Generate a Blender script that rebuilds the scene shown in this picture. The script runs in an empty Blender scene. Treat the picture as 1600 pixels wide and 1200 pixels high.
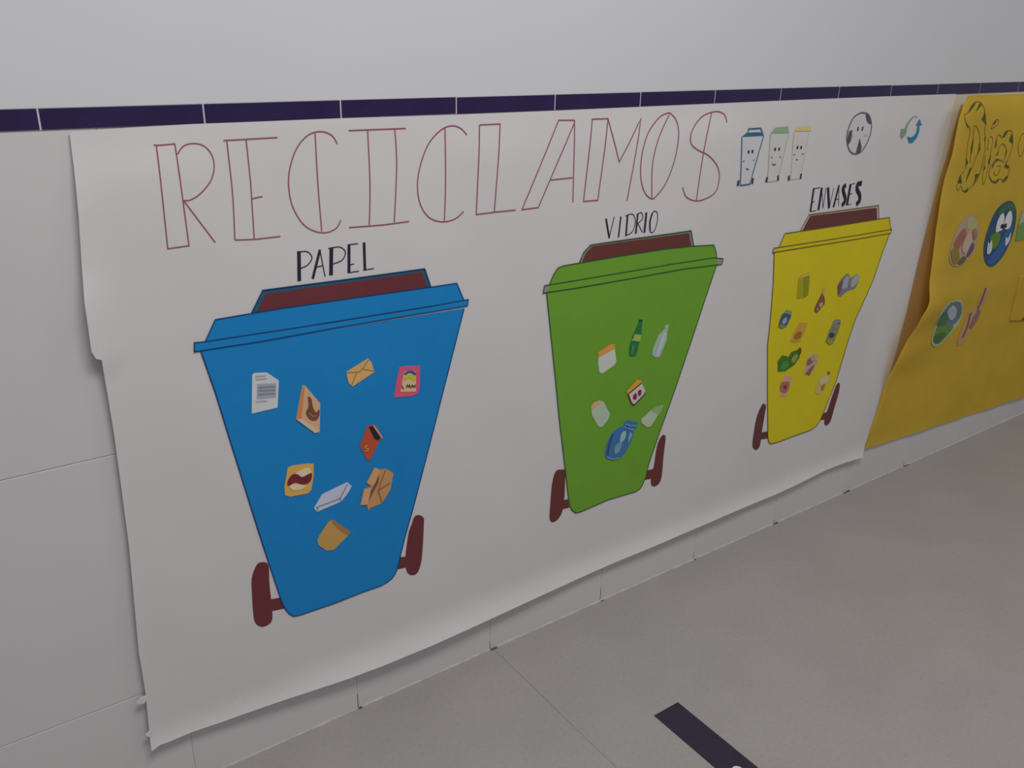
import bpy, bmesh, math, random
from mathutils import Vector, Matrix
random.seed(4)
SC = bpy.context.scene
COL = SC.collection

# ------------------------------------------------------------------ camera
T = 0.2                                     # one border tile is 20 cm long
F_PX, YAW, PITCH, ROLL = 1354.303, 0.623022, -0.381434, 0.018207
CAM = Vector((-0.838306 * T, -6.180093 * T, 6.038554 * T))
fw = Vector((math.sin(YAW) * math.cos(PITCH), math.cos(YAW) * math.cos(PITCH), math.sin(PITCH)))
r0 = Vector((math.cos(YAW), -math.sin(YAW), 0))
u0 = r0.cross(fw)
rt = math.cos(ROLL) * r0 + math.sin(ROLL) * u0
up = -math.sin(ROLL) * r0 + math.cos(ROLL) * u0
cd = bpy.data.cameras.new('camera')
cam = bpy.data.objects.new('camera', cd)
COL.objects.link(cam)
cam.matrix_world = Matrix(((rt.x, up.x, -fw.x, CAM.x), (rt.y, up.y, -fw.y, CAM.y),
                           (rt.z, up.z, -fw.z, CAM.z), (0, 0, 0, 1)))
cd.sensor_width = 36
cd.lens = F_PX / 1600 * 36
cd.clip_start = 0.02
SC.camera = cam

# ------------------------------------------------------------------ light
w = bpy.data.worlds.new('world')
SC.world = w
w.use_nodes = True
bg = w.node_tree.nodes['Background']
bg.inputs[0].default_value = (0.97, 0.975, 1.0, 1)
bg.inputs[1].default_value = 0.24


def area(name, loc, target, sx, sy, power, col):
    l = bpy.data.lights.new(name, 'AREA')
    l.shape = 'RECTANGLE'
    l.size, l.size_y, l.energy, l.color = sx, sy, power, col
    o = bpy.data.objects.new(name, l)
    COL.objects.link(o)
    o.location = loc
    o.rotation_euler = (Vector(target) - Vector(loc)).to_track_quat('-Z', 'Y').to_euler()
    return o


area('ceiling_panel_light', (0.42, -1.2, 2.65), (0.42, -1.05, 0), 1.2, 0.6, 32, (1.0, 0.985, 0.97))
area('ceiling_panel_light', (3.3, -1.2, 2.65), (3.3, -1.05, 0), 1.2, 0.6, 13, (1.0, 0.985, 0.97))
SC.view_settings.view_transform = 'Standard'
SC.view_settings.look = 'None'
SC.view_settings.gamma = 1
SC.view_settings.use_curve_mapping = False
SC.view_settings.exposure = 0.05

# ------------------------------------------------------------------ materials
MATS = {}


def lin(c):
    c = c / 255
    return c / 12.92 if c <= 0.04045 else ((c + 0.055) / 1.055) ** 2.4


def mat(rgb, rough=0.75, var=0.025, scale=30, bump=0.0, spec=0.3, key=None, transl=0.0):
    k = key or (rgb, rough, var, scale, bump, spec, transl)
    if k in MATS:
        return MATS[k]
    m = bpy.data.materials.new('paint_%02x%02x%02x' % tuple(int(v) for v in rgb))
    m.use_nodes = True
    nt = m.node_tree
    b = nt.nodes['Principled BSDF']
    b.inputs['Roughness'].default_value = rough
    b.inputs['Specular IOR Level'].default_value = spec
    tc = nt.nodes.new('ShaderNodeTexCoord')
    n = nt.nodes.new('ShaderNodeTexNoise')
    n.inputs['Scale'].default_value = scale
    n.inputs['Detail'].default_value = 4
    nt.links.new(tc.outputs['Object'], n.inputs['Vector'])
    mp = nt.nodes.new('ShaderNodeMix')
    mp.data_type = 'RGBA'
    c = [lin(v) for v in rgb]
    mp.inputs[6].default_value = (*[max(0, v * (1 - var * 2)) for v in c], 1)
    mp.inputs[7].default_value = (*[min(1, v * (1 + var * 2)) for v in c], 1)
    nt.links.new(n.outputs['Fac'], mp.inputs[0])
    nt.links.new(mp.outputs[2], b.inputs['Base Color'])
    if bump:
        bp = nt.nodes.new('ShaderNodeBump')
        bp.inputs['Strength'].default_value = bump
        bp.inputs['Distance'].default_value = 0.002
        nt.links.new(n.outputs['Fac'], bp.inputs['Height'])
        nt.links.new(bp.outputs[0], b.inputs['Normal'])
    if transl:
        tr = nt.nodes.new('ShaderNodeBsdfTranslucent')
        nt.links.new(mp.outputs[2], tr.inputs['Color'])
        mx = nt.nodes.new('ShaderNodeMixShader')
        mx.inputs[0].default_value = transl
        nt.links.new(b.outputs[0], mx.inputs[1])
        nt.links.new(tr.outputs[0], mx.inputs[2])
        nt.links.new(mx.outputs[0], nt.nodes['Material Output'].inputs['Surface'])
    MATS[k] = m
    return m


def floor_mat():
    m = mat((157, 152, 150), 0.6, 0.05, 5, key='floor')
    nt = m.node_tree
    n2 = nt.nodes.new('ShaderNodeTexNoise')
    n2.inputs['Scale'].default_value = 110
    n2.inputs['Detail'].default_value = 8
    n2.inputs['Roughness'].default_value = 0.75
    tc = [n for n in nt.nodes if n.type == 'TEX_COORD'][0]
    nt.links.new(tc.outputs['Object'], n2.inputs['Vector'])
    rp = nt.nodes.new('ShaderNodeValToRGB')
    rp.color_ramp.elements[0].position = 0.36
    rp.color_ramp.elements[0].color = (0.70, 0.69, 0.68, 1)
    rp.color_ramp.elements[1].position = 0.50
    rp.color_ramp.elements[1].color = (1, 1, 1, 1)
    nt.links.new(n2.outputs['Fac'], rp.inputs[0])
    mu = nt.nodes.new('ShaderNodeMix')
    mu.data_type = 'RGBA'
    mu.blend_type = 'MULTIPLY'
    mu.inputs[0].default_value = 0.3
    b = nt.nodes['Principled BSDF']
    src = b.inputs['Base Color'].links[0].from_socket
    nt.links.new(src, mu.inputs[6])
    nt.links.new(rp.outputs[0], mu.inputs[7])
    nt.links.new(mu.outputs[2], b.inputs['Base Color'])
    return m


M_PLASTER = mat((213, 213, 216), 0.55, 0.015, 3, key='plaster')
M_TILE = mat((209, 208, 208), 0.32, 0.02, 5, key='tile', spec=0.4)
M_GROUT = mat((202, 201, 197), 0.9, 0.1, 40, key='grout')
M_NAVY = mat((40, 28, 74), 0.22, 0.18, 14, key='navy', spec=0.45)
M_BGROUT = mat((204, 200, 204), 0.9, 0.1, 40, key='bgrout')
M_FLOOR = floor_mat()
M_DIRT = mat((96, 90, 86), 0.9, 0.2, 90, key='dirt')
M_CAULK = mat((188, 183, 172), 0.8, 0.28, 45, key='caulk')
M_PAPER = mat((222, 218, 219), 0.7, 0.012, 12, key='paper', bump=0.05, transl=0.06)
M_YPAPER = mat((234, 200, 72), 0.75, 0.05, 10, key='ypaper', bump=0.12, transl=0.36)


# ------------------------------------------------------------------ helpers
def link(name, bm, m, parent=None, smooth=False):
    me = bpy.data.meshes.new(name)
    bm.to_mesh(me)
    bm.free()
    if smooth:
        for p in me.polygons:
            p.use_smooth = True
    me.materials.append(m)
    o = bpy.data.objects.new(name, me)
    COL.objects.link(o)
    if parent:
        o.parent = parent
    return o


def tag(o, label=None, cat=None, group=None, kind=None):
    if label:
        o['label'] = label
    if cat:
        o['category'] = cat
    if group:
        o['group'] = group
    if kind:
        o['kind'] = kind
    return o


def box(bm, x0, x1, y0, y1, z0, z1, bevel=0.0):
    r = bmesh.ops.create_cube(bm, size=1)
    for v in r['verts']:
        v.co = Vector(((x0 + x1) / 2 + v.co.x * (x1 - x0), (y0 + y1) / 2 + v.co.y * (y1 - y0),
                       (z0 + z1) / 2 + v.co.z * (z1 - z0)))
    if bevel:
        es = list({e for v in r['verts'] for e in v.link_edges})
        bmesh.ops.bevel(bm, geom=es, offset=bevel, segments=2, affect='EDGES', profile=0.5)
    return bm


def ray(px, py):
    return fw + rt * ((px - 800) / F_PX) - up * ((py - 600) / F_PX)


def on_floor(px, py, z=0.0):
    d = ray(px, py)
    t = (z - CAM.z) / d.z
    return CAM + d * t


def on_sheet(px, py, rel):
    """the point of a sheet hanging at distance rel(x,z) off the wall that this line of sight meets"""
    d = ray(px, py)
    y = -0.004
    for _ in range(14):
        t = (y - CAM.y) / d.y
        x, z = CAM.x + d.x * t, CAM.z + d.z * t
        y = -rel(x, z)
    return (x, z)


CROP = dict(O=(0, 0, 1), A=(0, 100, 10 / 3), B=(230, 160, 3.5289), C=(640, 140, 3.1373), D=(1130, 120, 4.4444),
            E=(1400, 120, 8), F=(1340, 120, 2), G=(290, 400, 3.4783), H=(340, 660, 3.53), I=(820, 340, 4.8),
            J=(820, 570, 4.8), K=(1160, 310, 6.316), L=(1160, 500, 5.456), Q=(1480, 150, 7.5),
            R=(1440, 300, 4.6125), S=(1140, 170, 9.229), T=(1190, 410, 5.2176), U=(910, 490, 5))


def pts(crop, flat):
    ox, oy, s = CROP[crop]
    return [(ox + flat[i] / s, oy + flat[i + 1] / s) for i in range(0, len(flat), 2)]


def smooth_pts(p, closed, n=5):
    out = []
    N = len(p)
    rng = range(N) if closed else range(N - 1)
    for i in rng:
        if closed:
            a, b, c, d = p[i - 1], p[i], p[(i + 1) % N], p[(i + 2) % N]
        else:
            a, b, c, d = p[max(i - 1, 0)], p[i], p[i + 1], p[min(i + 2, N - 1)]
        for k in range(n):
            t = k / n
            out.append(tuple(0.5 * (2 * b[j] + (c[j] - a[j]) * t + (2 * a[j] - 5 * b[j] + 4 * c[j] - d[j]) * t * t
                                    + (3 * b[j] - a[j] - 3 * c[j] + d[j]) * t ** 3) for j in (0, 1)))
    if not closed:
        out.append(p[-1])
    return out


GRID = 0.02


def sheet_poly(bm, xz, rel, level, thick=0.0):
    """add a filled outline lying on a hanging sheet, cut on the sheet's grid so that it follows its waves"""
    b2 = bmesh.new()
    vs = [b2.verts.new((x, 0, z)) for x, z in xz]
    f = b2.faces.new(vs)
    f.normal_update()
    if f.normal.y > 0:
        f.normal_flip()
    bmesh.ops.triangulate(b2, faces=[f])
    x0, x1 = min(p[0] for p in xz), max(p[0] for p in xz)
    z0, z1 = min(p[1] for p in xz), max(p[1] for p in xz)
    for ax, a, b in ((0, x0, x1), (2, z0, z1)):
        k = math.floor(a / GRID) + 1
        while k * GRID < b:
            co = Vector((0, 0, 0))
            co[ax] = k * GRID
            no = Vector((0, 0, 0))
            no[ax] = 1
            bmesh.ops.bisect_plane(b2, geom=b2.verts[:] + b2.edges[:] + b2.faces[:], dist=1e-6, plane_co=co, plane_no=no)
            k += 1
    for v in b2.verts:
        v.co.y = -(rel(v.co.x, v.co.z) + level)
    if thick:
        es = [e for e in b2.edges if len(e.link_faces) == 1]
        r = bmesh.ops.extrude_edge_only(b2, edges=es)
        for v in r['geom']:
            if isinstance(v, bmesh.types.BMVert):
                v.co.y += thick
        for e in es:
            e.smooth = False
    me = bpy.data.meshes.new('tmp')
    b2.to_mesh(me)
    b2.free()
    bm.from_mesh(me)
    bpy.data.meshes.remove(me)


def ribbon(bm, xz, width, rel, level, closed=False):
    """a pen or brush line on the sheet"""
    p = [Vector(q) for q in xz]
    d = []
    for i, q in enumerate(p):                      # resample
        d.append(q)
        if i + 1 < len(p) or closed:
            nq = p[(i + 1) % len(p)]
            n = int((nq - q).length / 0.015)
            for k in range(1, n + 1):
                d.append(q.lerp(nq, k / (n + 1)))
    q = [d[0]]
    for a in d[1:]:
        if (a - q[-1]).length > 1e-5:
            q.append(a)
    if closed and (q[0] - q[-1]).length < 1e-5:
        q.pop()
    N = len(q)
    L, R = [], []
    for i in range(N):
        a = q[i - 1] if (i > 0 or closed) else q[i]
        b = q[(i + 1) % N] if (i < N - 1 or closed) else q[i]
        t1 = (q[i] - a)
        t2 = (b - q[i])
        t1 = t1.normalized() if t1.length > 0 else t2.normalized()
        t2 = t2.normalized() if t2.length > 0 else t1
        n1, n2 = Vector((-t1.y, t1.x)), Vector((-t2.y, t2.x))
        m = n1 + n2
        m = m.normalized() if m.length > 1e-3 else n1
        k = min(1 / max(m.dot(n1), 0.2), 2.0)
        o = m * (width / 2 * k)
        for lst, s in ((L, 1), (R, -1)):
            c = q[i] + o * s
            lst.append(bm.verts.new((c.x, -(rel(c.x, c.y) + level), c.y)))
    for i in range(N if closed else N - 1):
        j = (i + 1) % N
        try:
            bm.faces.new((L[i], R[i], R[j], L[j]))
        except ValueError:
            pass


def W(px_list, rel):
    return [on_sheet(x, y, rel) for x, y in px_list]


# ------------------------------------------------------------------ setting: wall, border, floor
XL, XR = -1.55, 4.75
Z_TOP, Z_BOT = 5.580755 * T, 5.454289 * T
wall = tag(link('wall_back', box(bmesh.new(), XL, XR, 0.0010, 0.12, 0, Z_BOT), M_GROUT),
           'white tiled lower wall behind the posters', kind='structure')
upper = tag(link('wall_upper', box(bmesh.new(), XL, XR, -0.001, 0.12, Z_TOP + 0.0012, 2.7), M_PLASTER),
            'plain white painted wall above the navy border', kind='structure')
rows = [(0.0, 0.218), (0.218, 0.641), (0.641, Z_BOT + 0.0006)]
W30 = 1.532 * T
J0 = 1.847 * T
for z0, z1 in rows:
    me = None
    k = math.floor((XL - J0) / W30) + 1
    while J0 + (k + 1) * W30 < XR:
        if me is None:
            bm = box(bmesh.new(), 0.0003, W30 - 0.0003, 0.0, 0.006, z0 + (0.0008 if z0 else 0.0), z1 - 0.0008, 0.0006)
            t = link('wall_tile', bm, M_TILE, wall)
            me = t.data
        else:
            t = bpy.data.objects.new('wall_tile', me)
            COL.objects.link(t)
            t.parent = wall
        t.location = (J0 + k * W30, 0, 0)
        k += 1
# dirt gathered in the lower ends of the upright joints
for k, h in ((-1, .016), (0, .034), (1, .02), (2, .036), (3, .022), (4, .012), (5, .008), (6, .012)):
    bm = bmesh.new()
    x = J0 + k * W30
    box(bm, x - 0.0007, x + 0.0007, -0.0002, 0.002, 0.0, h)
    box(bm, x + 0.0004, x + 0.004 + 0.03 * random.random(), -0.0045, 0.0, 0.0, 0.0016)
    link('joint_dirt', bm, M_DIRT, wall)

trim = tag(link('trim_1', box(bmesh.new(), XL, XR, -0.0010, 0.12, Z_BOT, Z_TOP + 0.0012), M_BGROUT),
           'thin border of glossy navy blue tiles along the white wall', kind='structure')
me = None
for k in range(int(XL / T) - 1, int(XR / T)):
    if me is None:
        t = link('border_tile', box(bmesh.new(), 0.0011, T - 0.0011, -0.0018, 0.006, Z_BOT + 0.0002, Z_TOP, 0.0006), M_NAVY, trim)
        me = t.data
    else:
        t = bpy.data.objects.new('border_tile', me)
        COL.objects.link(t)
        t.parent = trim
    t.location = (k * T, 0, random.uniform(-0.0004, 0.0004))

XS = 3.4155 * T
floor = tag(link('floor', box(bmesh.new(), XL, XR, -3.6, 0.12, -0.05, -0.0010), mat((128, 125, 121), 0.9, key='seam')),
            'grey mottled sheet floor with a thin seam', kind='structure')
for a, b in ((XL, XS - 0.00035), (XS + 0.00035, XR)):
    link('floor_sheet', box(bmesh.new(), a, b, -3.6, 0.0, -0.0024, 0.0), M_FLOOR, floor)

# thin sealant bead where wall and floor meet
bm = bmesh.new()
n = 420
rowp = None
for i in range(n + 1):
    x = XL + (XR - XL) * i / n
    a = 0.0022 + 0.0010 * math.sin(i * 0.9) * math.sin(i * 0.23 + 1)
    if random.random() < 0.06:
        a *= 0.45
    cur = [bm.verts.new((x, 0.0005, a)), bm.verts.new((x, -a * 0.75, a * 0.7)), bm.verts.new((x, -a, 0.0))]
    if rowp:
        for j in (0, 1):
            bm.faces.new((rowp[j], rowp[j + 1], cur[j + 1], cur[j]))
    rowp = cur
tag(link('trim_2', bm, M_CAULK), 'pale sealant bead along the foot of the wall', kind='structure')

# ------------------------------------------------------------------ floor tape
M_TAPE = mat((46, 40, 58), 0.5, 0.1, 40, key='tape')
c = [on_floor(*p) for p in ((1022, 1117.8), (1059, 1097.6))]
x0, x1, ya = 0.8285, 0.8928, -0.3372
bm = box(bmesh.new(), x0, x1, -1.05, ya, -0.0002, 0.0009, 0.0003)
tape = tag(link('floor_tape', bm, M_TAPE), 'strip of dark navy tape stuck on the grey floor', 'tape')
rc = on_floor(1154, 1206)
bm = bmesh.new()
N = 40
ri, ro = 0.0068, 0.0112
va = [[bm.verts.new((rc.x + r * math.cos(2 * math.pi * i / N), rc.y + r * 1.15 * math.sin(2 * math.pi * i / N), z))
       for i in range(N)] for r, z in ((ro, 0.0008), (ro - 0.0006, 0.0016), (ri, 0.0016), (ri - 0.0003, 0.0008))]
for s in range(3):
    for i in range(N):
        j = (i + 1) % N
        bm.faces.new((va[s][i], va[s][j], va[s + 1][j], va[s + 1][i]))
o = link('ring_mark', bm, mat((214, 208, 220), 0.6), tape)
o['label'] = 'white ring mark on the tape'


# ------------------------------------------------------------------ white poster sheet
def gauss(a, s):
    return math.exp(-(a / s) ** 2)


def sstep(a, b, x):
    t = min(1, max(0, (x - a) / (b - a)))
    return t * t * (3 - 2 * t)


def rel_white(x, z):
    r = 0.0060 + 0.0016 * math.sin(5.1 * x + 2.3 * z) + 0.0011 * math.sin(11.0 * x - 6.0 * z + 1.0) \
        + 0.0005 * math.sin(23 * x + 17 * z)
    # the sheet hugs the border along its top
    r = r * (1 - sstep(1.02, 1.085, z)) + 0.0040 * sstep(1.02, 1.085, z)
    # loose left edge
    e = 0.03 - 0.038 * (1.08 - z)
    r += 0.0035 * math.exp(-max(0, x - e) / 0.05) * (1 - sstep(0.98, 1.06, z))
    # taped fold half-way down the left edge
    r += 0.0070 * gauss(x - 0.008, 0.026) * sstep(0.765, 0.79, z) * (1 - sstep(0.86, 0.93, z))
    # curl of the bottom edge
    cb = sstep(0.165, 0.070, z)
    r += 0.021 * cb * cb
    # loose waves near the right end
    r += 0.0075 * gauss(x - 1.80, 0.10) * gauss(z - 0.60, 0.16) + 0.006 * gauss(x - 1.95, 0.06) * gauss(z - 0.33, 0.2)
    return r


def poster(name, label, rel, edge, m):
    xz = W(edge, rel)
    root = bpy.data.objects.new(name, None)
    COL.objects.link(root)
    tag(root, label, 'poster')
    bm = bmesh.new()
    sheet_poly(bm, xz, rel, 0.0, 0.0009)
    o = link('paper', bm, m, root, smooth=False)
    for p in o.data.polygons:
        p.use_smooth = abs(p.normal.y) > 0.3
    return root


WEDGE = [(108.5, 206.5), (200, 199.5), (300, 194), (420, 189.5), (540, 184.6), (715, 179), (870, 173), (1000, 167), (1117, 161.8), (1250, 156),
         (1390, 150.4), (1494, 146.8), (1486, 185), (1475, 230), (1470, 250), (1455, 320), (1435, 405), (1417, 485), (1391, 580), (1367, 655),
         (1348.5, 714.5), (1320, 723), (1292, 734), (1250, 755), (1208, 774.5), (1130, 807), (1040, 846), (975, 873), (913, 900),
         (845, 931), (775, 963.5), (668.7, 1011.6), (600, 1040), (546.6, 1060), (450, 1092), (400, 1109), (350, 1127), (300, 1144),
         (264, 1159), (250, 1164), (237, 1174), (232, 1130), (227.5, 1083), (222, 1050), (216.7, 1018), (201.5, 853), (190, 765), (178.5, 680),
         (167, 610), (159, 562.5), (150, 560.7), (143, 550), (132, 473), (128.5, 425), (123, 340), (115.5, 262)]
RW = rel_white
white = poster('recycling_poster', 'long white paper poster about recycling with three drawn wheeled bins', rel_white, WEDGE, M_PAPER)


def fill(name, crop, flat, rgb, parent, rel, level, sm=False, label=None, thick=0.0, extra=None, m=None):
    """one painted or cut-out shape"""
    p = pts(crop, flat) if not isinstance(flat[0], tuple) else flat
    if sm:
        p = smooth_pts(p, True, 4)
    bm = bmesh.new()
    sheet_poly(bm, W(p, rel), rel, level, thick)
    for q in extra or []:
        sheet_poly(bm, W(smooth_pts(pts(crop, q), True, 4) if sm else pts(crop, q), rel), rel, level, thick)
    o = link(name, bm, m or mat(rgb), parent)
    if label:
        o['label'] = label
    return o


def strokes(name, crop, lines, rgb, parent, rel, level, width=0.002, label=None):
    """pen lines: each entry (points, options) with options c closed, s smooth, w width"""
    bm = bmesh.new()
    for ln in lines:
        flat, op = (ln, {}) if not isinstance(ln, tuple) else ln
        p = pts(op.get('crop', crop), flat) if not isinstance(flat[0], tuple) else flat
        if op.get('s'):
            p = smooth_pts(p, bool(op.get('c')), 5)
        ribbon(bm, W(p, rel), op.get('w', width), rel, level, bool(op.get('c')))
    o = link(name, bm, mat(rgb), parent)
    if label:
        o['label'] = label
    return o


S1, CL, SC_ = dict(s=1), dict(c=1), dict(s=1, c=1)
RED = (158, 88, 95)
INK = (40, 38, 58)

# title letters, drawn in thin red outline
TITLE = [
    ('R', 'B', [([50, 237, 152, 228, 230, 790, 113, 806], CL), [35, 235, 60, 236],
                ([167, 285, 200, 240, 260, 226, 320, 245, 360, 300, 368, 370, 345, 440, 290, 505, 235, 538, 195, 540], S1),
                [200, 540, 375, 772]]),
    ('E', 'B', [[420, 210, 718, 193], ([438, 210, 470, 500, 483, 758], S1), [483, 758, 590, 755, 735, 738],
                [545, 207, 570, 440, 590, 752], [580, 530, 635, 518]]),
    ('C', 'B', [([1048, 228, 1015, 180, 950, 160, 880, 185, 820, 260, 785, 370, 780, 470, 800, 570, 850, 660, 910, 705, 980, 718,
                  1040, 695, 1068, 648], S1), ([925, 168, 940, 440, 962, 710], S1)]),
    ('I', 'B', [[1110, 155, 1425, 143], [1112, 690, 1300, 675, 1443, 656], ([1215, 155, 1228, 450, 1224, 680], S1),
                ([1365, 150, 1375, 350, 1362, 660], S1)]),
    ('C', 'C', [([280, 222, 250, 190, 205, 177, 150, 200, 90, 270, 50, 380, 38, 480, 55, 570, 100, 630, 165, 648, 225, 632, 264, 597], S1),
                ([173, 188, 176, 440, 170, 645], S1)]),
    ('L', 'C', [[342, 173, 443, 168, 415, 598], [342, 173, 326, 612, 420, 600, 520, 590]]),
    ('A', 'C', [[808, 160, 630, 578, 550, 588, 730, 150, 808, 150, 800, 552], [690, 443, 798, 432]]),
    ('M', 'C', [([895, 145, 852, 548, 922, 542, 972, 142], CL), [972, 142, 1027, 355, 1134, 140, 1065, 545]]),
    ('O', 'C', [([1280, 118, 1310, 160, 1318, 230, 1300, 340, 1260, 450, 1215, 515, 1185, 535, 1150, 500, 1132, 420, 1140, 310, 1170, 210,
                  1220, 140, 1255, 118], SC_), ([1272, 122, 1220, 240, 1190, 370, 1187, 530], S1)]),
    ('S', 'C', [([1555, 160, 1540, 120, 1495, 108, 1430, 135, 1385, 200, 1378, 260, 1410, 295, 1460, 320, 1505, 370, 1518, 430, 1500, 500,
                  1450, 535, 1400, 545, 1355, 525, 1338, 478], S1), ([1480, 112, 1440, 310, 1405, 543], S1)]),
]
for i, (ch, cr, ln) in enumerate(TITLE):
    strokes('title_letter', cr, ln, RED, white, RW, 0.0006, 0.0017 + 0.0001 * i, 'letter %s in thin red outline' % ch)

w5, w4 = dict(w=0.0052), dict(w=0.0042)
CAP = [
    ('P', 'B', [([836, 820, 838, 985], dict(w=.0058)), ([825, 827, 880, 822, 908, 855, 885, 895, 845, 915], S1)]),
    ('A', 'B', [([952, 812, 912, 972], dict(w=.0042)), [952, 814, 980, 960], [930, 908, 968, 900]]),
    ('P', 'B', [([1015, 800, 1013, 953], dict(w=.0062)), ([998, 805, 1060, 797, 1092, 825, 1075, 868, 1025, 890], S1)]),
    ('E', 'B', [([1112, 785, 1112, 941], dict(w=.005)), [1105, 785, 1162, 778], [1118, 895, 1140, 890], [1112, 938, 1167, 930]]),
    ('L', 'B', [([1195, 772, 1200, 925], dict(w=.0046)), [1190, 925, 1250, 915]]),
    ('V', 'C', [([962, 632, 978, 728], dict(w=.0042)), [978, 726, 1003, 622]]),
    ('I', 'C', [([1035, 622, 1023, 724], dict(w=.0036))]),
    ('D', 'C', [([1068, 612, 1060, 718], w4), ([1058, 620, 1092, 610, 1106, 645, 1092, 695, 1060, 716], S1)]),
    ('R', 'C', [([1118, 608, 1108, 706], w4), ([1112, 612, 1136, 603, 1141, 632, 1116, 658], S1), [1118, 656, 1141, 700]]),
    ('I', 'C', [([1160, 602, 1150, 701], dict(w=.005))]),
    ('O', 'C', [([1195, 598, 1212, 602, 1214, 640, 1201, 688, 1182, 700, 1175, 670, 1182, 625], SC_),
                ([1190, 604, 1178, 645, 1178, 692], dict(s=1, w=.004))]),
    ('E', 'D', [([629, 772, 604, 937], dict(w=0.0062)), [622, 780, 674, 768], [614, 872, 634, 866], [604, 936, 644, 929]]),
    ('N', 'D', [([684, 770, 660, 926], dict(w=0.0074)), [684, 772, 692, 915], [692, 915, 713, 768]]),
    ('V', 'D', [([727, 768, 734, 912], dict(w=0.0081)), [735, 910, 768, 770]]),
    ('A', 'D', [([804, 752, 764, 906], dict(w=0.0065)), [803, 756, 800, 896], [780, 852, 800, 848]]),
    ('S', 'D', [([852, 752, 832, 772, 836, 806, 846, 842, 840, 874, 822, 892], dict(s=1, w=0.0108))]),
    ('E', 'D', [([884, 745, 858, 892], dict(w=0.0084)), [878, 748, 914, 740], [874, 816, 894, 811], [858, 890, 888, 884]]),
    ('S', 'D', [([962, 740, 934, 746, 929, 782, 946, 820, 945, 860, 922, 886], dict(s=1, w=0.0119))]),
]
for i, (ch, cr, ln) in enumerate(CAP):
    strokes('caption_letter', cr, ln, INK, white, RW, 0.0006, 0.0017 if cr == 'B' else 0.0019, 'letter %s in black marker' % ch)


# ------------------------------------------------------------------ the three drawn bins
def bin_drawing(label, col, dark, body, lid, rim, frame, mouth, lines, wheels, axles, framecol, maroon, rimends, lw):
    b = fill('bin_drawing', 'O', body, col, white, RW, 0.0007, label=label)
    fill('lid_frame', 'O', frame, framecol, b, RW, 0.0005)
    fill('opening', 'O', mouth, maroon, b, RW, 0.0008, label='maroon opening under the raised lid')
    fill('lid', 'O', lid, col, b, RW, 0.0010)
    fill('rim', 'O', rim, rimends, b, RW, 0.0009)
    fill('rim_band', 'O', lines, col, b, RW, 0.0011)
    for wq in wheels:
        fill('wheel', 'O', wq, maroon, b, RW, 0.0006, sm=True)
    for aq in axles:
        fill('axle', 'O', aq, maroon, b, RW, 0.00055)
    strokes('outline', 'O', [(body, {}), (lid, {}), (frame, {}), (rim, dict(c=1))], dark, b, RW, 0.0014, lw)
    return b


def P2(*seq):
    out = []
    for cr, flat in seq:
        out += pts(cr, flat)
    return out


BLUE, BLUED = (22, 134, 204), (16, 62, 118)
MAR = (112, 52, 58)
blue = bin_drawing(
    'blue drawn wheeled bin under the word PAPEL', BLUE, BLUED,
    P2(('G', [80, 512, 160, 740, 240, 1000]), ('H', [185, 475, 250, 680, 350, 980, 362, 1010, 378, 1036, 396, 1056, 418, 1068, 452, 1062, 640, 998, 800, 935, 900, 900,
              935, 880, 962, 858, 978, 835, 990, 805, 1030, 640, 1075, 480, 1140, 230]), ('G', [1357, 900, 1430, 610, 1512, 284])),
    P2(('G', [105, 466, 160, 345, 500, 287, 1000, 215, 1472, 147, 1511, 240])),
    P2(('G', [47, 470, 105, 465, 450, 412, 800, 358, 1300, 278, 1535, 235, 1530, 270, 1200, 325, 800, 392, 400, 465, 46, 520])),
    P2(('G', [355, 312, 418, 185, 860, 128, 1298, 68, 1333, 172])),
    P2(('G', [383, 310, 434, 204, 860, 146, 1286, 86, 1314, 175])),
    P2(('G', [49, 472, 105, 467, 450, 414, 800, 360, 1300, 280, 1533, 237, 1528, 269, 1200, 323, 800, 390, 400, 463, 48, 518])),
    [pts('H', [215, 785, 245, 770, 270, 775, 282, 800, 285, 880, 295, 980, 302, 1060, 295, 1100, 265, 1122, 235, 1125, 205, 1100, 195, 1040, 190, 960, 188, 860]),
     pts('H', [1070, 560, 1085, 520, 1110, 510, 1135, 525, 1137, 560, 1130, 700, 1120, 780, 1100, 830, 1070, 842, 1045, 825, 1034, 770, 1042, 680, 1055, 600])],
    [pts('H', [285, 977, 348, 965, 370, 1025, 295, 1041]), pts('H', [1000, 744, 1046, 738, 1044, 798, 980, 813])],
    (40, 96, 120), MAR, (62, 140, 190), 0.0018)

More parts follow.
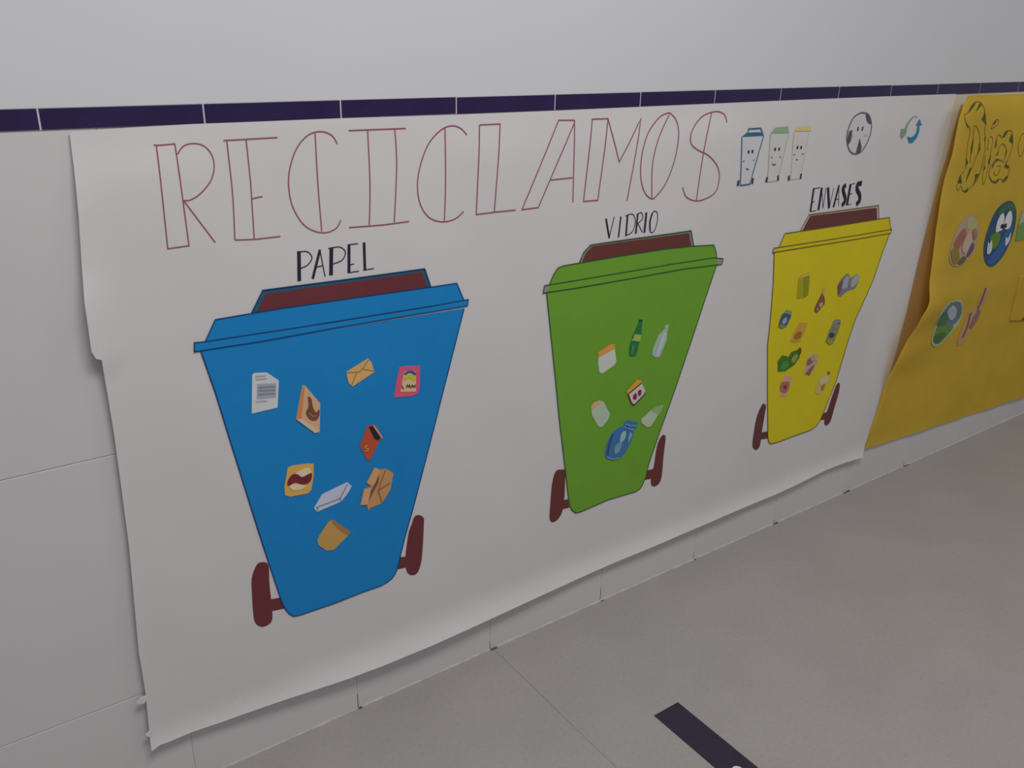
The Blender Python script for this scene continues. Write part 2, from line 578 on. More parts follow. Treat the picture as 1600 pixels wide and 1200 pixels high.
GREEN = (112, 166, 50)
green = bin_drawing(
    'green drawn wheeled bin under the word VIDRIO', GREEN, (52, 84, 60),
    P2(('I', [160, 558, 185, 800, 225, 1190]), ('J', [255, 400, 300, 780, 328, 1020, 336, 1060, 352, 1090, 380, 1110, 420, 1100, 620, 1012, 830, 950, 858, 932, 878, 905, 905, 840,
              925, 752, 1010, 500, 1080, 310, 1150, 110]), ('I', [1240, 945, 1340, 640, 1440, 345])),
    P2(('I', [180, 508, 212, 430, 245, 378, 290, 360, 700, 290, 1050, 235, 1250, 214, 1415, 205, 1433, 260, 1437, 308])),
    P2(('I', [135, 565, 145, 510, 470, 456, 800, 400, 1120, 345, 1420, 300, 1485, 308, 1475, 350, 1200, 382, 800, 455, 400, 525])),
    P2(('I', [403, 345, 438, 262, 490, 205, 760, 165, 1245, 97, 1266, 220])),
    P2(('I', [424, 340, 455, 268, 503, 216, 760, 178, 1230, 115, 1248, 222])),
    P2(('I', [178, 506, 470, 457, 800, 401, 1120, 346, 1420, 301, 1440, 303, 1436, 354, 1200, 381, 800, 454, 400, 524, 170, 560])),
    [pts('J', [215, 840, 235, 795, 265, 785, 300, 795, 300, 900, 295, 1000, 280, 1100, 245, 1160, 205, 1180, 185, 1150, 190, 1050, 200, 920]),
     pts('J', [1055, 545, 1040, 526, 1020, 540, 990, 610, 967, 760, 950, 830, 945, 890, 965, 912, 1000, 895, 1025, 840, 1040, 680])],
    [pts('J', [280, 1015, 322, 1008, 332, 1070, 280, 1083]), pts('J', [915, 793, 966, 778, 955, 853, 900, 862])],
    (132, 142, 124), (108, 56, 52), (150, 154, 142), 0.0022)

YEL = (216, 200, 30)
yellow_bin = bin_drawing(
    'yellow drawn wheeled bin under the word ENVASES', YEL, (110, 92, 40),
    P2(('K', [310, 532, 303, 800, 285, 1050]), ('L', [226, 100, 212, 210, 210, 600, 215, 1000, 222, 1040, 240, 1055, 300, 1040, 430, 990, 560, 945, 600, 925, 630, 900, 662, 850,
              740, 660, 800, 510, 850, 340, 900, 170]), ('K', [1112, 1190, 1200, 1000, 1290, 800, 1350, 620, 1450, 343])),
    P2(('K', [358, 482, 415, 348, 800, 290, 1120, 240, 1447, 188, 1460, 310])),
    P2(('K', [295, 535, 305, 492, 600, 447, 900, 400, 1470, 305, 1462, 342, 900, 438, 320, 530])),
    P2(('K', [566, 325, 655, 160, 1340, 70, 1344, 205])),
    P2(('K', [588, 320, 666, 172, 1325, 90, 1328, 210])),
    P2(('K', [320, 491, 600, 448, 900, 401, 1456, 308, 1450, 343, 900, 437, 325, 528])),
    [pts('L', [165, 725, 190, 715, 200, 740, 190, 800, 165, 950, 150, 1060, 130, 1100, 105, 1105, 85, 1075, 90, 1000, 120, 830]),
     pts('L', [805, 545, 820, 535, 830, 550, 820, 620, 780, 760, 750, 860, 720, 898, 700, 890, 700, 850, 740, 720, 785, 590])],
    [pts('L', [165, 957, 214, 950, 214, 1010, 155, 1018]), pts('L', [682, 797, 722, 783, 712, 845, 660, 856])],
    (206, 196, 176), (106, 60, 58), (206, 196, 130), 0.0024)


# ------------------------------------------------------------------ glued cut-outs and small drawings
def cutout(name, label, parent, rel, crop, outline, rgb, details=(), sm=False, lvl=0.0016, pale=None):
    """a printed picture glued on: its outline, then printed details as sub-parts"""
    o = fill(name, crop, outline, rgb, parent, rel, lvl, sm=sm, label=label, thick=0.0008)
    for i, d in enumerate(details):
        kind, dn, flat, c = d[:4]
        lv = lvl + 0.0004 + 0.00025 * i
        if kind == 'f':
            fill(dn, crop, flat, c, o, rel, lv, sm=len(d) > 4 and d[4])
        elif kind == 'l':
            for ln in flat:
                strokes(dn, crop, [ln], c, o, rel, lv, d[4] if len(d) > 4 else 0.0015)
    return o


Wc = white
cutout('document_cutout', 'cut-out of a white printed page', Wc, RW, 'G', [360, 645, 372, 635, 440, 632, 505, 675, 498, 822, 358, 855],
       (214, 216, 218), [('f', 'text_block', [387, 694, 490, 690, 488, 766, 385, 775], (168, 174, 186)),
                         ('l', 'text_line', [[378, 652, 432, 648], [378, 668, 440, 664], [380, 790, 440, 784]], (176, 182, 190), 0.002),
                         ('l', 'text_line', [[392, 712, 484, 707], [392, 730, 484, 725], [391, 750, 482, 744]], (140, 148, 164), 0.0022)])
cutout('book_cutout', 'cut-out of a tan notebook with a brown picture', Wc, RW, 'G', [632, 703, 648, 703, 730, 800, 727, 955, 700, 962, 598, 885],
       (222, 178, 140), [('f', 'spine', [634, 706, 646, 706, 628, 880, 600, 884], (214, 142, 92)),
                         ('f', 'pages', [600, 886, 628, 880, 727, 948, 702, 960], (226, 198, 164)),
                         ('f', 'picture', [662, 762, 680, 775, 688, 815, 706, 848, 722, 830, 724, 862, 704, 890, 672, 884, 652, 850, 666, 812], (126, 80, 64), True),
                         ('l', 'picture_line', [([668, 850, 690, 868, 708, 862], S1)], (190, 130, 90), 0.0016)])
cutout('envelope_cutout', 'cut-out of a tan closed envelope', Wc, RW, 'G', [870, 630, 990, 555, 1010, 580, 1023, 630, 905, 708, 885, 690],
       (222, 178, 112), [('l', 'flap_line', [[872, 632, 945, 628, 994, 560], [900, 700, 928, 632], [960, 612, 1020, 625]], (164, 118, 66), 0.0014)])
cutout('packet_cutout', 'cut-out of a pink packet with a rainbow', Wc, RW, 'G', [1160, 605, 1180, 598, 1272, 595, 1270, 700, 1262, 745, 1230, 760, 1130, 768, 1145, 670],
       (222, 92, 128), [('f', 'front_label', [1185, 628, 1215, 618, 1248, 626, 1250, 735, 1165, 736, 1176, 670], (226, 196, 150)),
                        ('l', 'rainbow', [([1186, 642, 1216, 626, 1248, 642], S1)], (62, 96, 142), 0.005),
                        ('l', 'rainbow_band', [([1184, 668, 1215, 652, 1246, 668], S1)], (206, 196, 60), 0.007),
                        ('l', 'printed_word', [[1172, 700, 1180, 722], [1196, 715, 1200, 697, 1208, 710, 1214, 697, 1218, 714], [1222, 714, 1228, 698, 1234, 713], [1247, 698, 1238, 704, 1246, 712]], (70, 52, 62), 0.0018)])
cutout('box_cutout', 'cut-out of an orange red carton with a dark opening', Wc, RW, 'G', [985, 920, 1030, 915, 1068, 985, 1052, 1002, 1000, 1110, 985, 1110, 945, 1030],
       (196, 84, 62), [('f', 'slot', [992, 926, 1016, 921, 1056, 986, 1045, 1000, 1026, 994], (40, 40, 52)),
                       ('l', 'emblem', [([988, 1028, 976, 1030, 976, 1040, 988, 1046, 986, 1056, 972, 1056], S1)], (206, 160, 60), 0.0024),
                       ('l', 'edge', [[1018, 918, 1066, 986]], (226, 160, 140), 0.003)])
cutout('bag_cutout', 'cut-out of a yellow food bag with a dark red stripe', Wc, RW, 'H', [385, 250, 410, 237, 500, 225, 528, 228, 528, 290, 515, 370, 495, 390, 400, 408, 370, 400, 367, 350],
       (224, 178, 90), [('f', 'highlight', [425, 285, 460, 258, 505, 248, 510, 290, 460, 300], (236, 214, 176), True),
                        ('f', 'highlight', [395, 350, 430, 335, 480, 345, 470, 362, 420, 372], (236, 214, 176), True),
                        ('f', 'stripe', [385, 318, 410, 284, 440, 284, 465, 298, 515, 276, 508, 322, 465, 340, 425, 328, 386, 346], (122, 44, 54), True)])
cutout('white_box_cutout', 'cut-out of a flat white carton', Wc, RW, 'H', [530, 470, 575, 395, 715, 328, 738, 350, 715, 390, 680, 435, 545, 492],
       (204, 206, 228), [('l', 'fold_line', [[540, 468, 672, 418, 716, 336], [545, 488, 552, 468], [672, 418, 680, 432]], (118, 122, 168), 0.0016)])
cutout('carton_cutout', 'cut-out of an open brown cardboard box', Wc, RW, 'H', [865, 245, 895, 260, 925, 253, 968, 280, 950, 370, 905, 445, 840, 470, 830, 485, 822, 455, 785, 455, 805, 365, 850, 350, 820, 330],
       (206, 152, 102), [('f', 'inside', [888, 285, 884, 330, 850, 392, 824, 445, 836, 385, 858, 350], (120, 84, 60)),
                         ('f', 'flap', [820, 330, 865, 247, 892, 262, 868, 330, 848, 352], (222, 168, 118)),
                         ('f', 'flap', [806, 366, 846, 356, 824, 450, 786, 453], (222, 172, 126)),
                         ('l', 'fold_line', [[924, 256, 882, 372, 905, 440], [882, 372, 948, 330]], (150, 104, 66), 0.0015)])
cutout('paper_bag_cutout', 'cut-out of a folded brown paper envelope', Wc, RW, 'H', [610, 547, 635, 535, 732, 602, 715, 625, 640, 700, 600, 705, 555, 675, 548, 650, 560, 622],
       (204, 158, 92), [('f', 'flap', [624, 538, 636, 536, 732, 602, 720, 620, 690, 606, 640, 562], (176, 126, 76))])

G0 = (206, 212, 208)
cutout('jar_cutout', 'cut-out of a white jar with a wide orange lid', Wc, RW, 'U', [122, 325, 248, 262, 262, 375, 240, 405, 155, 465, 130, 460, 120, 390],
       (206, 212, 206), [('f', 'jar_lid', [115, 300, 215, 235, 245, 235, 250, 270, 122, 338], (226, 160, 72))])
cutout('bottle_cutout', 'cut-out of a dark green glass bottle', Wc, RW, 'U', [440, 45, 465, 45, 462, 80, 458, 165, 438, 230, 418, 322, 392, 336, 360, 325, 367, 240, 395, 160, 430, 80],
       (44, 122, 66), [('f', 'bottle_label', [400, 160, 456, 163, 446, 216, 376, 208, 394, 192], (176, 186, 96)),
                       ('f', 'cap', [440, 45, 466, 45, 463, 62, 436, 62], (30, 84, 48)),
                       ('f', 'shine', [382, 240, 402, 240, 388, 318, 372, 316], (72, 146, 92))])
cutout('clear_bottle_cutout', 'cut-out of a pale clear glass bottle', Wc, RW, 'U', [645, 90, 672, 85, 661, 140, 655, 205, 602, 335, 570, 345, 540, 320, 547, 280, 592, 170, 640, 120],
       (172, 194, 184), [('f', 'shine', [632, 150, 650, 150, 640, 200, 590, 318, 570, 322, 600, 220], (194, 208, 206), True)])
cutout('jam_cutout', 'cut-out of a jam pot with red fruit and orange lid', Wc, RW, 'U', [350, 622, 456, 535, 490, 610, 470, 640, 400, 712, 382, 702],
       (216, 206, 206), [('f', 'jar_lid', [340, 605, 420, 515, 452, 518, 458, 545, 352, 628], (230, 164, 56)),
                         ('l', 'jar_outline', [[352, 628, 380, 700, 400, 712, 470, 640, 488, 612], [354, 626, 456, 540]], (92, 46, 40), 0.0028),
                         ('f', 'fruit', [392, 640, 410, 618, 420, 640, 412, 668, 392, 662], (142, 44, 66), True),
                         ('f', 'fruit', [428, 606, 444, 592, 456, 600, 450, 632, 436, 638], (142, 44, 66), True)])
cutout('honey_jar_cutout', 'cut-out of a pale jar with a pinkish lid', Wc, RW, 'U', [64, 722, 130, 675, 165, 690, 212, 785, 195, 830, 150, 885, 120, 880, 72, 795],
       (186, 202, 178), [('f', 'jar_lid', [62, 722, 84, 690, 130, 674, 140, 690, 72, 748], (226, 176, 128))])
cutout('glass_cutout', 'cut-out of a pale tipped drinking glass', Wc, RW, 'U', [455, 822, 535, 752, 580, 725, 632, 712, 612, 762, 582, 800, 530, 882, 500, 888, 458, 856],
       (150, 186, 126), [('f', 'glass_body', [458, 822, 530, 756, 584, 792, 528, 880, 500, 886, 460, 854], (190, 204, 182))])
cutout('mason_jar_cutout', 'cut-out of a blue glass preserving jar', Wc, RW, 'U',
       [318, 878, 328, 842, 360, 832, 422, 848, 428, 882, 398, 912, 388, 970, 335, 1080, 292, 1130, 232, 1145, 182, 1130, 172, 1090, 190, 1010, 230, 930, 280, 890],
       (66, 118, 176), [('f', 'jar_shine', [300, 935, 335, 915, 330, 970, 290, 1010], (156, 196, 196), True),
                        ('f', 'jar_shine', [250, 1030, 300, 1000, 290, 1060, 250, 1095], (120, 164, 176), True),
                        ('f', 'jar_shine', [362, 930, 384, 940, 352, 1010], (130, 174, 200), True),
                        ('l', 'jar_line', [([322, 880, 360, 896, 400, 908], S1), ([330, 858, 372, 872, 424, 872], S1), ([188, 1118, 232, 1132, 290, 1122], S1)], (140, 180, 210), 0.0022),
                        ('l', 'jar_line', [([232, 935, 205, 1020, 192, 1100], S1), ([340, 872, 350, 888], S1)], (36, 76, 134), 0.003)])

cutout('oil_can_cutout', 'cut-out of an olive green tin', Wc, RW, 'T', [296, 130, 322, 102, 385, 78, 388, 150, 376, 262, 342, 290, 285, 290], (172, 166, 34),
       [('f', 'tin_top', [300, 130, 322, 104, 385, 80, 382, 106, 330, 122], (204, 184, 92)), ('f', 'tin_shade', [340, 122, 384, 108, 374, 260, 340, 286], (150, 148, 30))])
cutout('food_cans_cutout', 'cut-out of two grey tin cans', Wc, RW, 'T', [615, 190, 640, 140, 690, 90, 710, 95, 720, 130, 770, 92, 795, 110, 785, 160, 760, 210, 690, 235, 640, 278, 615, 270], (130, 128, 142),
       [('f', 'can_end', [725, 150, 765, 98, 790, 112, 780, 160, 735, 205, 722, 190], (168, 174, 166), True), ('f', 'can_side', [640, 178, 690, 108, 706, 130, 690, 200, 655, 215], (164, 168, 180), True),
        ('f', 'can_shade', [618, 205, 640, 160, 660, 150, 640, 220, 625, 260], (120, 92, 92), True)])
cutout('cola_cutout', 'cut-out of a small brown drink bottle', Wc, RW, 'T', [488, 250, 510, 285, 512, 335, 482, 370, 445, 415, 425, 395, 435, 355, 465, 295], (134, 92, 74),
       [('f', 'bottle_neck', [496, 205, 520, 212, 508, 280, 490, 255], (206, 178, 96)), ('f', 'bottle_label', [462, 335, 495, 320, 490, 350, 470, 370], (200, 172, 140)), ('f', 'bottle_label', [436, 385, 455, 362, 456, 390], (196, 160, 130))])
cutout('blue_can_cutout', 'cut-out of a blue drink can', Wc, RW, 'T', [160, 430, 205, 385, 240, 395, 236, 440, 200, 520, 165, 540, 132, 527, 142, 480], (70, 98, 116),
       [('f', 'can_top', [178, 412, 205, 386, 240, 396, 232, 424], (146, 152, 120)), ('f', 'can_logo', [162, 480, 182, 450, 200, 450, 195, 485, 172, 502], (150, 178, 196), True), ('f', 'can_base', [134, 525, 145, 500, 198, 515, 165, 538], (140, 140, 110))])
cutout('sauce_pack_cutout', 'cut-out of a beige food pack with a brown spot', Wc, RW, 'T', [300, 490, 372, 490, 350, 560, 312, 640, 262, 655, 230, 640, 250, 590], (206, 160, 62),
       [('f', 'pack_spot', [262, 600, 290, 565, 320, 565, 315, 605, 285, 625, 262, 620], (168, 112, 40), True)])
cutout('spray_can_cutout', 'cut-out of a blue green tin with small marks', Wc, RW, 'T', [590, 470, 635, 465, 640, 500, 625, 550, 580, 660, 545, 668, 518, 640, 545, 560], (136, 148, 92),
       [('f', 'tin_top', [590, 470, 636, 466, 638, 500, 610, 540, 570, 520], (140, 144, 130), True), ('f', 'tin_mark', [550, 580, 570, 570, 590, 590, 570, 612, 545, 605], (56, 74, 106), True), ('f', 'tin_mark', [610, 495, 632, 485, 628, 505], (80, 92, 120)),
        ('f', 'tin_base', [520, 638, 540, 622, 582, 640, 570, 662, 545, 667], (170, 160, 40))])
cutout('detergent_cutout', 'cut-out of green plastic bottles', Wc, RW, 'T', [128, 805, 165, 757, 200, 762, 212, 775, 240, 730, 290, 712, 310, 690, 320, 712, 302, 780, 262, 835, 190, 885, 130, 890], (78, 118, 34),
       [('f', 'bottle_label', [150, 840, 190, 800, 215, 820, 200, 860, 160, 876], (76, 150, 78), True), ('f', 'bottle_side', [240, 780, 275, 745, 290, 760, 270, 805, 242, 815], (150, 162, 86), True), ('f', 'cap', [296, 715, 312, 692, 320, 712, 314, 738, 300, 735], (120, 80, 30))])
cutout('wrapper_cutout', 'cut-out of a brown and pink sweet wrapper', Wc, RW, 'T', [375, 775, 415, 740, 460, 750, 448, 820, 390, 920, 342, 915, 358, 850], (196, 166, 150),
       [('f', 'wrapper_stripe', [372, 790, 392, 775, 415, 815, 385, 835, 358, 835], (140, 108, 110)), ('f', 'wrapper_stripe', [350, 905, 400, 850, 430, 830, 385, 918], (156, 96, 86)), ('f', 'wrapper_top', [420, 768, 440, 748, 458, 752, 450, 800, 425, 795], (206, 178, 110))])
cutout('yogurt_cutout', 'cut-out of a pink yogurt pot', Wc, RW, 'T', [165, 965, 185, 920, 252, 930, 228, 1000, 195, 1092, 142, 1090], (212, 172, 130),
       [('f', 'pot_label', [158, 980, 222, 975, 210, 1040, 185, 1065, 150, 1050], (184, 110, 104), True), ('f', 'pot_fruit', [172, 1010, 190, 998, 200, 1015, 185, 1035], (140, 50, 60), True)])
cutout('cream_pot_cutout', 'cut-out of a pale cream dessert pot', Wc, RW, 'T', [470, 930, 505, 905, 540, 905, 556, 950, 525, 1020, 470, 1078, 434, 1060, 445, 985], (208, 188, 100),
       [('f', 'pot_side', [480, 940, 530, 920, 545, 960, 500, 1000, 470, 985], (214, 198, 138), True), ('f', 'pot_mark', [482, 1010, 510, 985, 508, 1020, 486, 1045], (164, 138, 50), True), ('f', 'pot_knob', [530, 892, 545, 886, 552, 902, 538, 912], (120, 116, 40), True)])


# small pen drawings along the top right of the white sheet
def mini_bin(label, linecol, lidcol, lid, body, handle, eyes, mouth, cheeks, wheels, lw, tint):
    o = fill('small_bin_drawing', 'S', body, tint, white, RW, 0.0005, label=label)
    strokes('body_line', 'S', [(body, {})], linecol, o, RW, 0.0009, lw)
    fill('lid', 'S', lid, lidcol, o, RW, 0.0010)
    if handle:
        strokes('handle', 'S', [handle], linecol, o, RW, 0.0011, lw)
    for e in eyes:
        strokes('eye', 'S', [e], INK, o, RW, 0.0011, 0.0055)
    strokes('mouth', 'S', [(mouth, S1)], (70, 66, 72), o, RW, 0.0011, 0.0024)
    for c_ in cheeks:
        strokes('cheek', 'S', [c_], (150, 140, 140), o, RW, 0.0011, 0.0028)
    for q in wheels:
        strokes('wheel', 'S', [q], (62, 58, 68), o, RW, 0.0011, 0.006)


mini_bin('small blue smiling bin drawn in pen', (66, 108, 136), (44, 110, 138), [172, 405, 240, 345, 400, 335, 470, 342, 490, 375, 484, 388],
         [175, 405, 165, 800, 150, 1105, 290, 1085, 340, 900, 488, 388], [262, 340, 270, 290, 440, 278, 472, 342],
         [[272, 598, 266, 642], [328, 592, 322, 638]], [235, 858, 252, 876, 272, 860], [[185, 757, 212, 754], [335, 740, 355, 736]],
         [[124, 1030, 114, 1112], [334, 1000, 320, 1082]], 0.0030, (208, 208, 212))
mini_bin('small green smiling bin drawn in pen', (182, 186, 176), (146, 176, 146), [588, 356, 640, 290, 660, 268, 838, 254, 856, 350],
         [590, 358, 545, 1052, 690, 1036, 852, 352], None,
         [[656, 560, 648, 604], [714, 558, 706, 600]], [612, 794, 636, 812, 662, 794], [[590, 702, 616, 698], [712, 697, 742, 692]],
         [[538, 985, 522, 1058], [695, 960, 694, 1036]], 0.0022, (210, 209, 205))
mini_bin('small yellow bin drawn in faint pen', (204, 197, 188), (220, 200, 136), [935, 322, 962, 256, 1168, 250, 1176, 318],
         [925, 330, 880, 1022, 1020, 1002, 1140, 330], None,
         [[978, 536, 970, 578], [1030, 536, 1022, 578]], [955, 728, 966, 736, 978, 726], [[918, 662, 945, 656], [1032, 654, 1064, 646]],
         [[852, 962, 848, 1036], [1028, 934, 1016, 1010]], 0.0018, (214, 209, 204))

o = fill('round_face_drawing', 'D', [970, 250, 1010, 265, 1028, 335, 1012, 425, 965, 510, 920, 535, 880, 518, 858, 450, 865, 370, 900, 290, 938, 258], (212, 206, 208), white, RW, 0.0005, sm=True,
         label='small round face drawn in pen with dark patches')
strokes('outline', 'D', [([970, 250, 1010, 265, 1028, 335, 1012, 425, 965, 510, 920, 535, 880, 518, 858, 450, 865, 370, 900, 290, 938, 258], SC_)], (92, 100, 118), o, RW, 0.0009, 0.0034)
for q in ([985, 258, 1012, 270, 1024, 328, 1008, 326, 992, 300], [872, 378, 896, 368, 886, 440, 868, 472, 858, 440], [918, 530, 934, 470, 946, 425, 960, 490, 950, 522]):
    fill('patch', 'D', q, (92, 84, 98), o, RW, 0.0010)
for q in ([936, 348, 932, 376], [968, 346, 962, 374]):
    strokes('eye', 'D', [q], INK, o, RW, 0.0010, 0.005)
for q in ([890, 412, 908, 408], [975, 408, 996, 404]):
    strokes('cheek', 'D', [q], (204, 182, 184), o, RW, 0.0010, 0.005)

o = fill('recycling_arrows_drawing', 'E', [265, 512, 235, 500, 195, 530, 150, 600, 128, 660, 134, 690, 110, 735, 66, 782, 48, 735, 60, 650, 104, 650, 135, 585, 185, 515, 232, 488, 268, 500],
         (132, 162, 142), white, RW, 0.0007, label='small green and blue circling arrows drawn in marker')
fill('blue_arrow', 'E', [135, 748, 182, 758, 222, 738, 252, 690, 268, 612, 244, 606, 290, 524, 322, 606, 292, 606, 286, 690, 256, 762, 202, 828, 160, 828], (48, 132, 172), o, RW, 0.0009)

# torn bits at the left edge
for fl in ([(213, 1096), (219, 1089), (228, 1086), (228, 1093), (224, 1098), (216, 1098)],
           [(227, 1147), (231, 1143), (236, 1139), (236, 1146), (234, 1150), (229, 1149)]):
    bm = bmesh.new()
    q = W(fl, rel_white)
    sheet_poly(bm, q, rel_white, 0.003, 0.002)
    link('torn_flap', bm, M_PAPER, white)


# ------------------------------------------------------------------ yellow poster
def rel_yellow(x, z):
    r = 0.0075 + 0.0025 * math.sin(4.3 * x + 3.0 * z) + 0.0014 * math.sin(12 * x - 9 * z)
    r += 0.0008 * math.sin(31 * x + 8 * z)
    r *= 1 - 0.5 * sstep(1.03, 1.09, z)
    edge = 1.975 + 0.12 * (z - 0.12)
    a = 0.0
    for (za, aa), (zb, ab) in zip(LIFT, LIFT[1:]):
        if za <= z <= zb:
            a = aa + (ab - aa) * sstep(za, zb, z)
    return r + a * math.exp(-max(0, x - edge) / 0.24)


LIFT = [(-1, 0), (0.14, 0), (0.20, .004), (0.30, .006), (0.44, .030), (0.533, .056), (0.63, .038), (0.76, .026), (0.88, .022), (0.95, .027), (1.075, .030), (9, .030)]
RY = rel_yellow
YEDGE = [(1512, 150), (1521, 148.5), (1560, 148), (1600, 146.5)]
YLEFT = [(1600, 620), (1580, 626), (1550, 637), (1520, 647), (1480, 660), (1440, 673), (1400, 686), (1352, 701), (1360, 675), (1370, 648), (1380, 612),
         (1390, 586), (1406, 555), (1425, 522), (1440, 497), (1450, 480), (1453, 470), (1456, 415), (1461, 375), (1465, 345), (1470, 310), (1476, 281),
         (1483, 258), (1489.5, 235), (1492, 220), (1499, 185), (1506, 163)]
xz = W(YEDGE, RY)
xr = 3.95
xz += [(xr, xz[-1][1]), (xr, 0.085)] + W(YLEFT, RY)
yellow = bpy.data.objects.new('earth_day_poster', None)
COL.objects.link(yellow)
tag(yellow, 'crinkled yellow paper poster with green outlined lettering and round picture cut-outs', 'poster')
bm = bmesh.new()
sheet_poly(bm, xz, RY, 0.0, 0.0008)
o = link('paper', bm, M_YPAPER, yellow)
for p in o.data.polygons:
    p.use_smooth = abs(p.normal.y) > 0.3

# added brown strip on the wall: shade and yellow bounce of the gap as colour
GAP_STRIP = W([(1503, 163), (1495, 190), (1484, 232), (1470, 275), (1456, 330), (1441, 390), (1428, 440), (1417, 490), (1402, 548), (1390, 590)], lambda x, z: 0.0022)
GAP_STRIP += [(GAP_STRIP[-1][0] + 0.16, GAP_STRIP[-1][1]), (GAP_STRIP[0][0] + 0.16, GAP_STRIP[0][1])]
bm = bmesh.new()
sheet_poly(bm, GAP_STRIP, lambda x, z: 0.0022, 0.0, 0.001)
link('gap_shade_strip', bm, mat((184, 146, 98), 0.85, 0.06, 12), yellow)['label'] = 'added brown strip coloured as the shade behind the lifted sheet edge'

OLV, GRN = (112, 100, 36), (74, 94, 38)
LET = [
    ('D', [([205, 215, 240, 195, 300, 90, 350, 68, 400, 90, 435, 160, 448, 260, 455, 345], S1), ([205, 215, 208, 270, 240, 372], S1),
           ([262, 350, 266, 440, 240, 560, 226, 700, 212, 858], S1), ([440, 360, 436, 460], S1), ([442, 500, 440, 640, 420, 740, 385, 900, 330, 1015, 250, 1092], S1),
           ([315, 352, 345, 360, 372, 430, 382, 530, 375, 620, 340, 710, 300, 812, 258, 910, 214, 1012], S1), ([315, 352, 306, 480, 296, 600, 276, 690, 268, 780], S1),
           ([205, 880, 150, 930, 118, 1030, 110, 1080, 130, 1102, 160, 1055, 178, 1105, 210, 1130, 245, 1100], S1)],
     [[240, 195, 285, 108, 335, 72, 322, 105, 272, 172], [328, 192, 375, 88, 405, 100, 370, 142], [436, 168, 456, 352, 430, 305, 400, 270, 424, 232],
      [212, 298, 242, 340, 252, 374, 235, 366], [303, 488, 305, 545, 290, 652, 274, 692, 275, 618], [376, 540, 386, 620, 362, 670, 344, 704, 365, 622],
      [226, 730, 242, 782, 214, 832], [292, 832, 256, 910, 214, 1016, 226, 958, 260, 852], [155, 920, 172, 1024, 120, 1022], [325, 914, 376, 910, 300, 1048, 326, 962],
      [184, 1108, 212, 1104, 242, 1068, 240, 1116, 210, 1132], [434, 488, 454, 458, 440, 555]]),
    ('i', [([515, 382, 540, 320, 580, 275, 602, 290, 580, 342, 520, 386], S1), ([475, 640, 486, 495, 520, 480, 532, 520, 505, 690, 470, 880, 440, 1005, 428, 1032, 414, 1010, 420, 900, 448, 700], S1)],
     [[528, 338, 552, 300, 582, 276, 562, 322], [512, 682, 496, 806, 474, 772], [512, 372, 524, 376, 516, 388], [438, 810, 446, 850, 428, 868]]),
    ('a', [([556, 612, 575, 500, 600, 455, 626, 470, 640, 490, 680, 420, 720, 404, 758, 425, 766, 560, 740, 670, 680, 822], S1),
           ([680, 822, 726, 832, 704, 960, 652, 1010, 624, 970, 562, 1020, 505, 985, 490, 900, 520, 800, 580, 738, 620, 765], S1),
           ([565, 690, 590, 685, 605, 610, 640, 562, 672, 580, 690, 640, 668, 760, 650, 775, 622, 742], S1), ([545, 880, 560, 930, 600, 905, 620, 820, 580, 830], S1)],
     [[640, 488, 684, 418, 722, 406, 700, 430, 672, 480], [758, 432, 772, 520, 764, 560, 722, 524], [556, 610, 572, 520, 582, 498, 574, 590], [518, 860, 530, 800, 584, 738, 606, 748, 560, 780],
      [690, 620, 698, 650, 672, 740, 680, 680], [572, 690, 592, 684, 604, 640, 590, 690], [664, 826, 710, 740, 690, 800, 728, 828, 704, 852],
      [495, 930, 520, 990, 560, 1000, 604, 962, 606, 988, 562, 1022, 510, 1002], [650, 985, 708, 924, 700, 962, 652, 1010]]),
    ('d', [([905, 436, 868, 462, 834, 570, 836, 680, 856, 708, 880, 680, 905, 600], S1)], []),
]
for ch, ln, ac in LET:
    o = strokes('outlined_letter', 'Q', ln, OLV, yellow, RY, 0.0006, 0.0022, 'letter %s in thin olive outline' % ch)
    for q in ac:
        fill('green_accent', 'Q', q, GRN, o, RY, 0.0009)

cutout('children_picture', 'round cut-out picture in soft pink and green', yellow, RY, 'R', [345, 163, 390, 182, 410, 280, 382, 400, 322, 500, 250, 536, 205, 510, 200, 440, 225, 340, 275, 228], (186, 158, 132),
       [('f', 'printed_patch', [330, 190, 372, 182, 396, 240, 370, 300, 330, 260], (180, 178, 126), True), ('f', 'printed_patch', [230, 360, 300, 262, 314, 300, 270, 400, 235, 400], (164, 108, 84), True),
        ('f', 'printed_patch', [330, 430, 365, 362, 372, 400, 345, 450, 318, 470], (112, 82, 122), True), ('f', 'printed_patch', [210, 420, 258, 400, 262, 500, 220, 512], (150, 128, 52), True),
        ('f', 'printed_patch', [258, 500, 300, 460, 312, 490, 272, 522], (110, 108, 66), True), ('f', 'printed_patch', [290, 380, 335, 280, 360, 330, 318, 430, 290, 430], (202, 172, 156), True),
        ('f', 'printed_patch', [360, 280, 384, 264, 392, 320, 372, 340], (172, 122, 92), True)], sm=True)
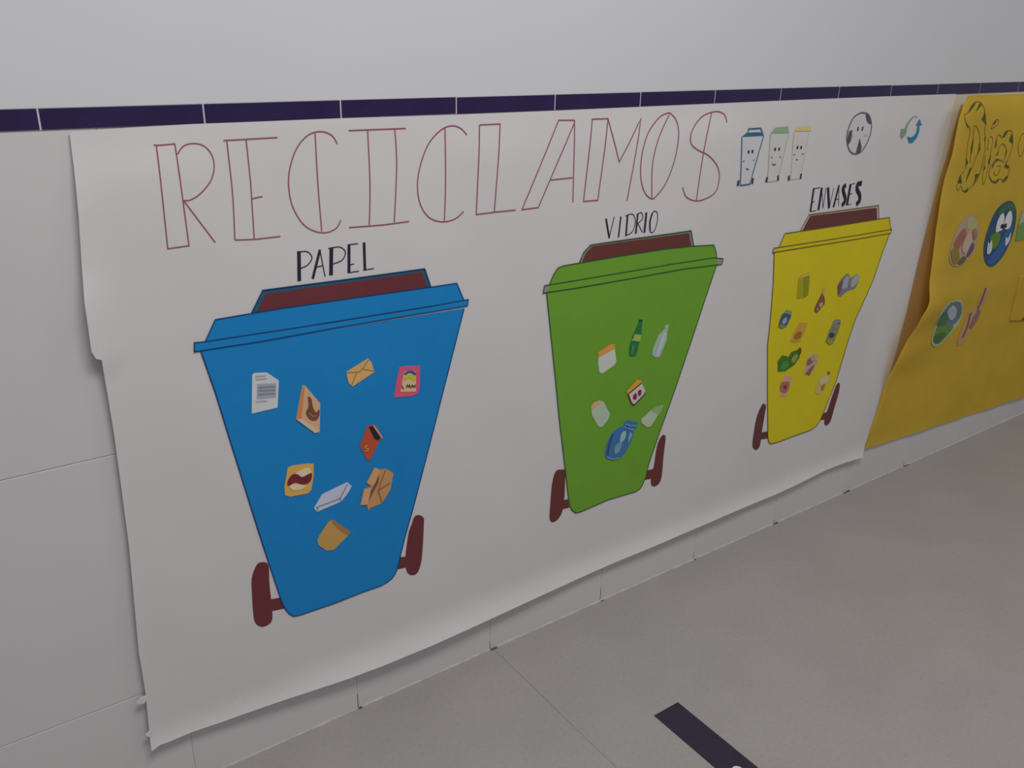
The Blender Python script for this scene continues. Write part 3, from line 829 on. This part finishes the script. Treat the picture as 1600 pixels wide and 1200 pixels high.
cutout('earth_picture', 'cut-out cartoon of a blue globe with big eyes', yellow, RY, 'R', [620, 65, 662, 82, 680, 160, 660, 290, 602, 430, 535, 518, 485, 536, 452, 490, 448, 385, 482, 250, 545, 120], (52, 88, 124),
       [('f', 'land', [548, 150, 580, 100, 640, 76, 668, 110, 655, 150, 620, 120, 590, 140, 560, 190], (74, 112, 70), True), ('f', 'land', [492, 320, 530, 292, 562, 300, 555, 360, 520, 410, 495, 380], (104, 140, 52), True),
        ('f', 'sea', [480, 470, 540, 400, 590, 300, 640, 230, 630, 330, 570, 450, 510, 515, 470, 515], (62, 104, 160), True),
        ('f', 'eye', [528, 285, 542, 205, 578, 150, 590, 185, 580, 262, 556, 280], (226, 224, 226), True), ('f', 'eye', [588, 250, 600, 180, 632, 133, 646, 175, 634, 245, 606, 268], (226, 224, 226), True),
        ('f', 'pupil', [560, 255, 572, 228, 586, 240, 578, 262], (52, 40, 52), True), ('f', 'pupil', [586, 248, 596, 224, 606, 234, 600, 256], (52, 40, 52), True),
        ('f', 'hand', [462, 440, 470, 360, 480, 372, 496, 346, 500, 400, 485, 440], (206, 212, 214), True), ('f', 'hand', [592, 382, 598, 322, 612, 330, 636, 288, 626, 345, 605, 380], (206, 212, 214), True)], sm=True)
cutout('landscape_picture', 'oval cut-out picture of blue sky over green hills', yellow, RY, 'R', [190, 805, 250, 778, 286, 790, 292, 860, 272, 930, 205, 1020, 112, 1110, 72, 1092, 76, 1035, 110, 930, 150, 850], (178, 194, 172),
       [('f', 'sky', [112, 945, 165, 845, 215, 795, 275, 795, 284, 862, 262, 920, 210, 962, 150, 960], (106, 128, 138), True), ('f', 'hill', [82, 1080, 88, 1020, 115, 965, 170, 958, 225, 965, 190, 1020, 118, 1092], (104, 146, 66), True),
        ('f', 'tree', [104, 960, 150, 870, 180, 880, 168, 950], (84, 122, 82), True), ('f', 'cloud', [180, 860, 220, 815, 248, 850, 232, 905, 200, 920], (176, 190, 196), True),
        ('f', 'hill_shade', [84, 1070, 95, 1030, 150, 1010, 165, 1030, 115, 1085], (84, 116, 62), True)], sm=True)
cutout('children_row_picture', 'long slanting cut-out picture in pink and brown', yellow, RY, 'R', [458, 680, 490, 692, 470, 765, 425, 860, 402, 925, 360, 985, 302, 1082, 255, 1110, 262, 1048, 322, 900, 352, 850, 390, 830, 430, 732], (196, 158, 112),
       [('l', 'printed_line', [[458, 692, 425, 790, 398, 845]], (134, 92, 46), 0.011), ('l', 'printed_line', [[352, 868, 325, 970, 290, 1050]], (132, 92, 72), 0.010), ('f', 'printed_patch', [340, 960, 400, 850, 418, 870, 385, 940, 350, 985], (150, 112, 108), True)])
cutout('corner_picture', 'green and white cut-out picture', yellow, RY, 'O', [(1586, 377), (1590, 352), (1597, 330), (1612, 316), (1622, 330), (1612, 372)], (120, 152, 86),
       [('f', 'sky', [(1590, 352), (1597, 330), (1612, 316), (1618, 330), (1602, 344)], (170, 184, 160))])
o = fill('folded_flap', 'O', [(1592, 432), (1610, 425), (1640, 420), (1632, 480), (1606, 494), (1593, 500), (1577, 500)], (0, 0, 0), yellow, RY, 0.004, m=M_YPAPER, thick=0.004)
fill('flap_mark', 'O', [(1593, 500), (1606, 484), (1616, 478), (1610, 496)], (112, 90, 26), o, RY, 0.0052)
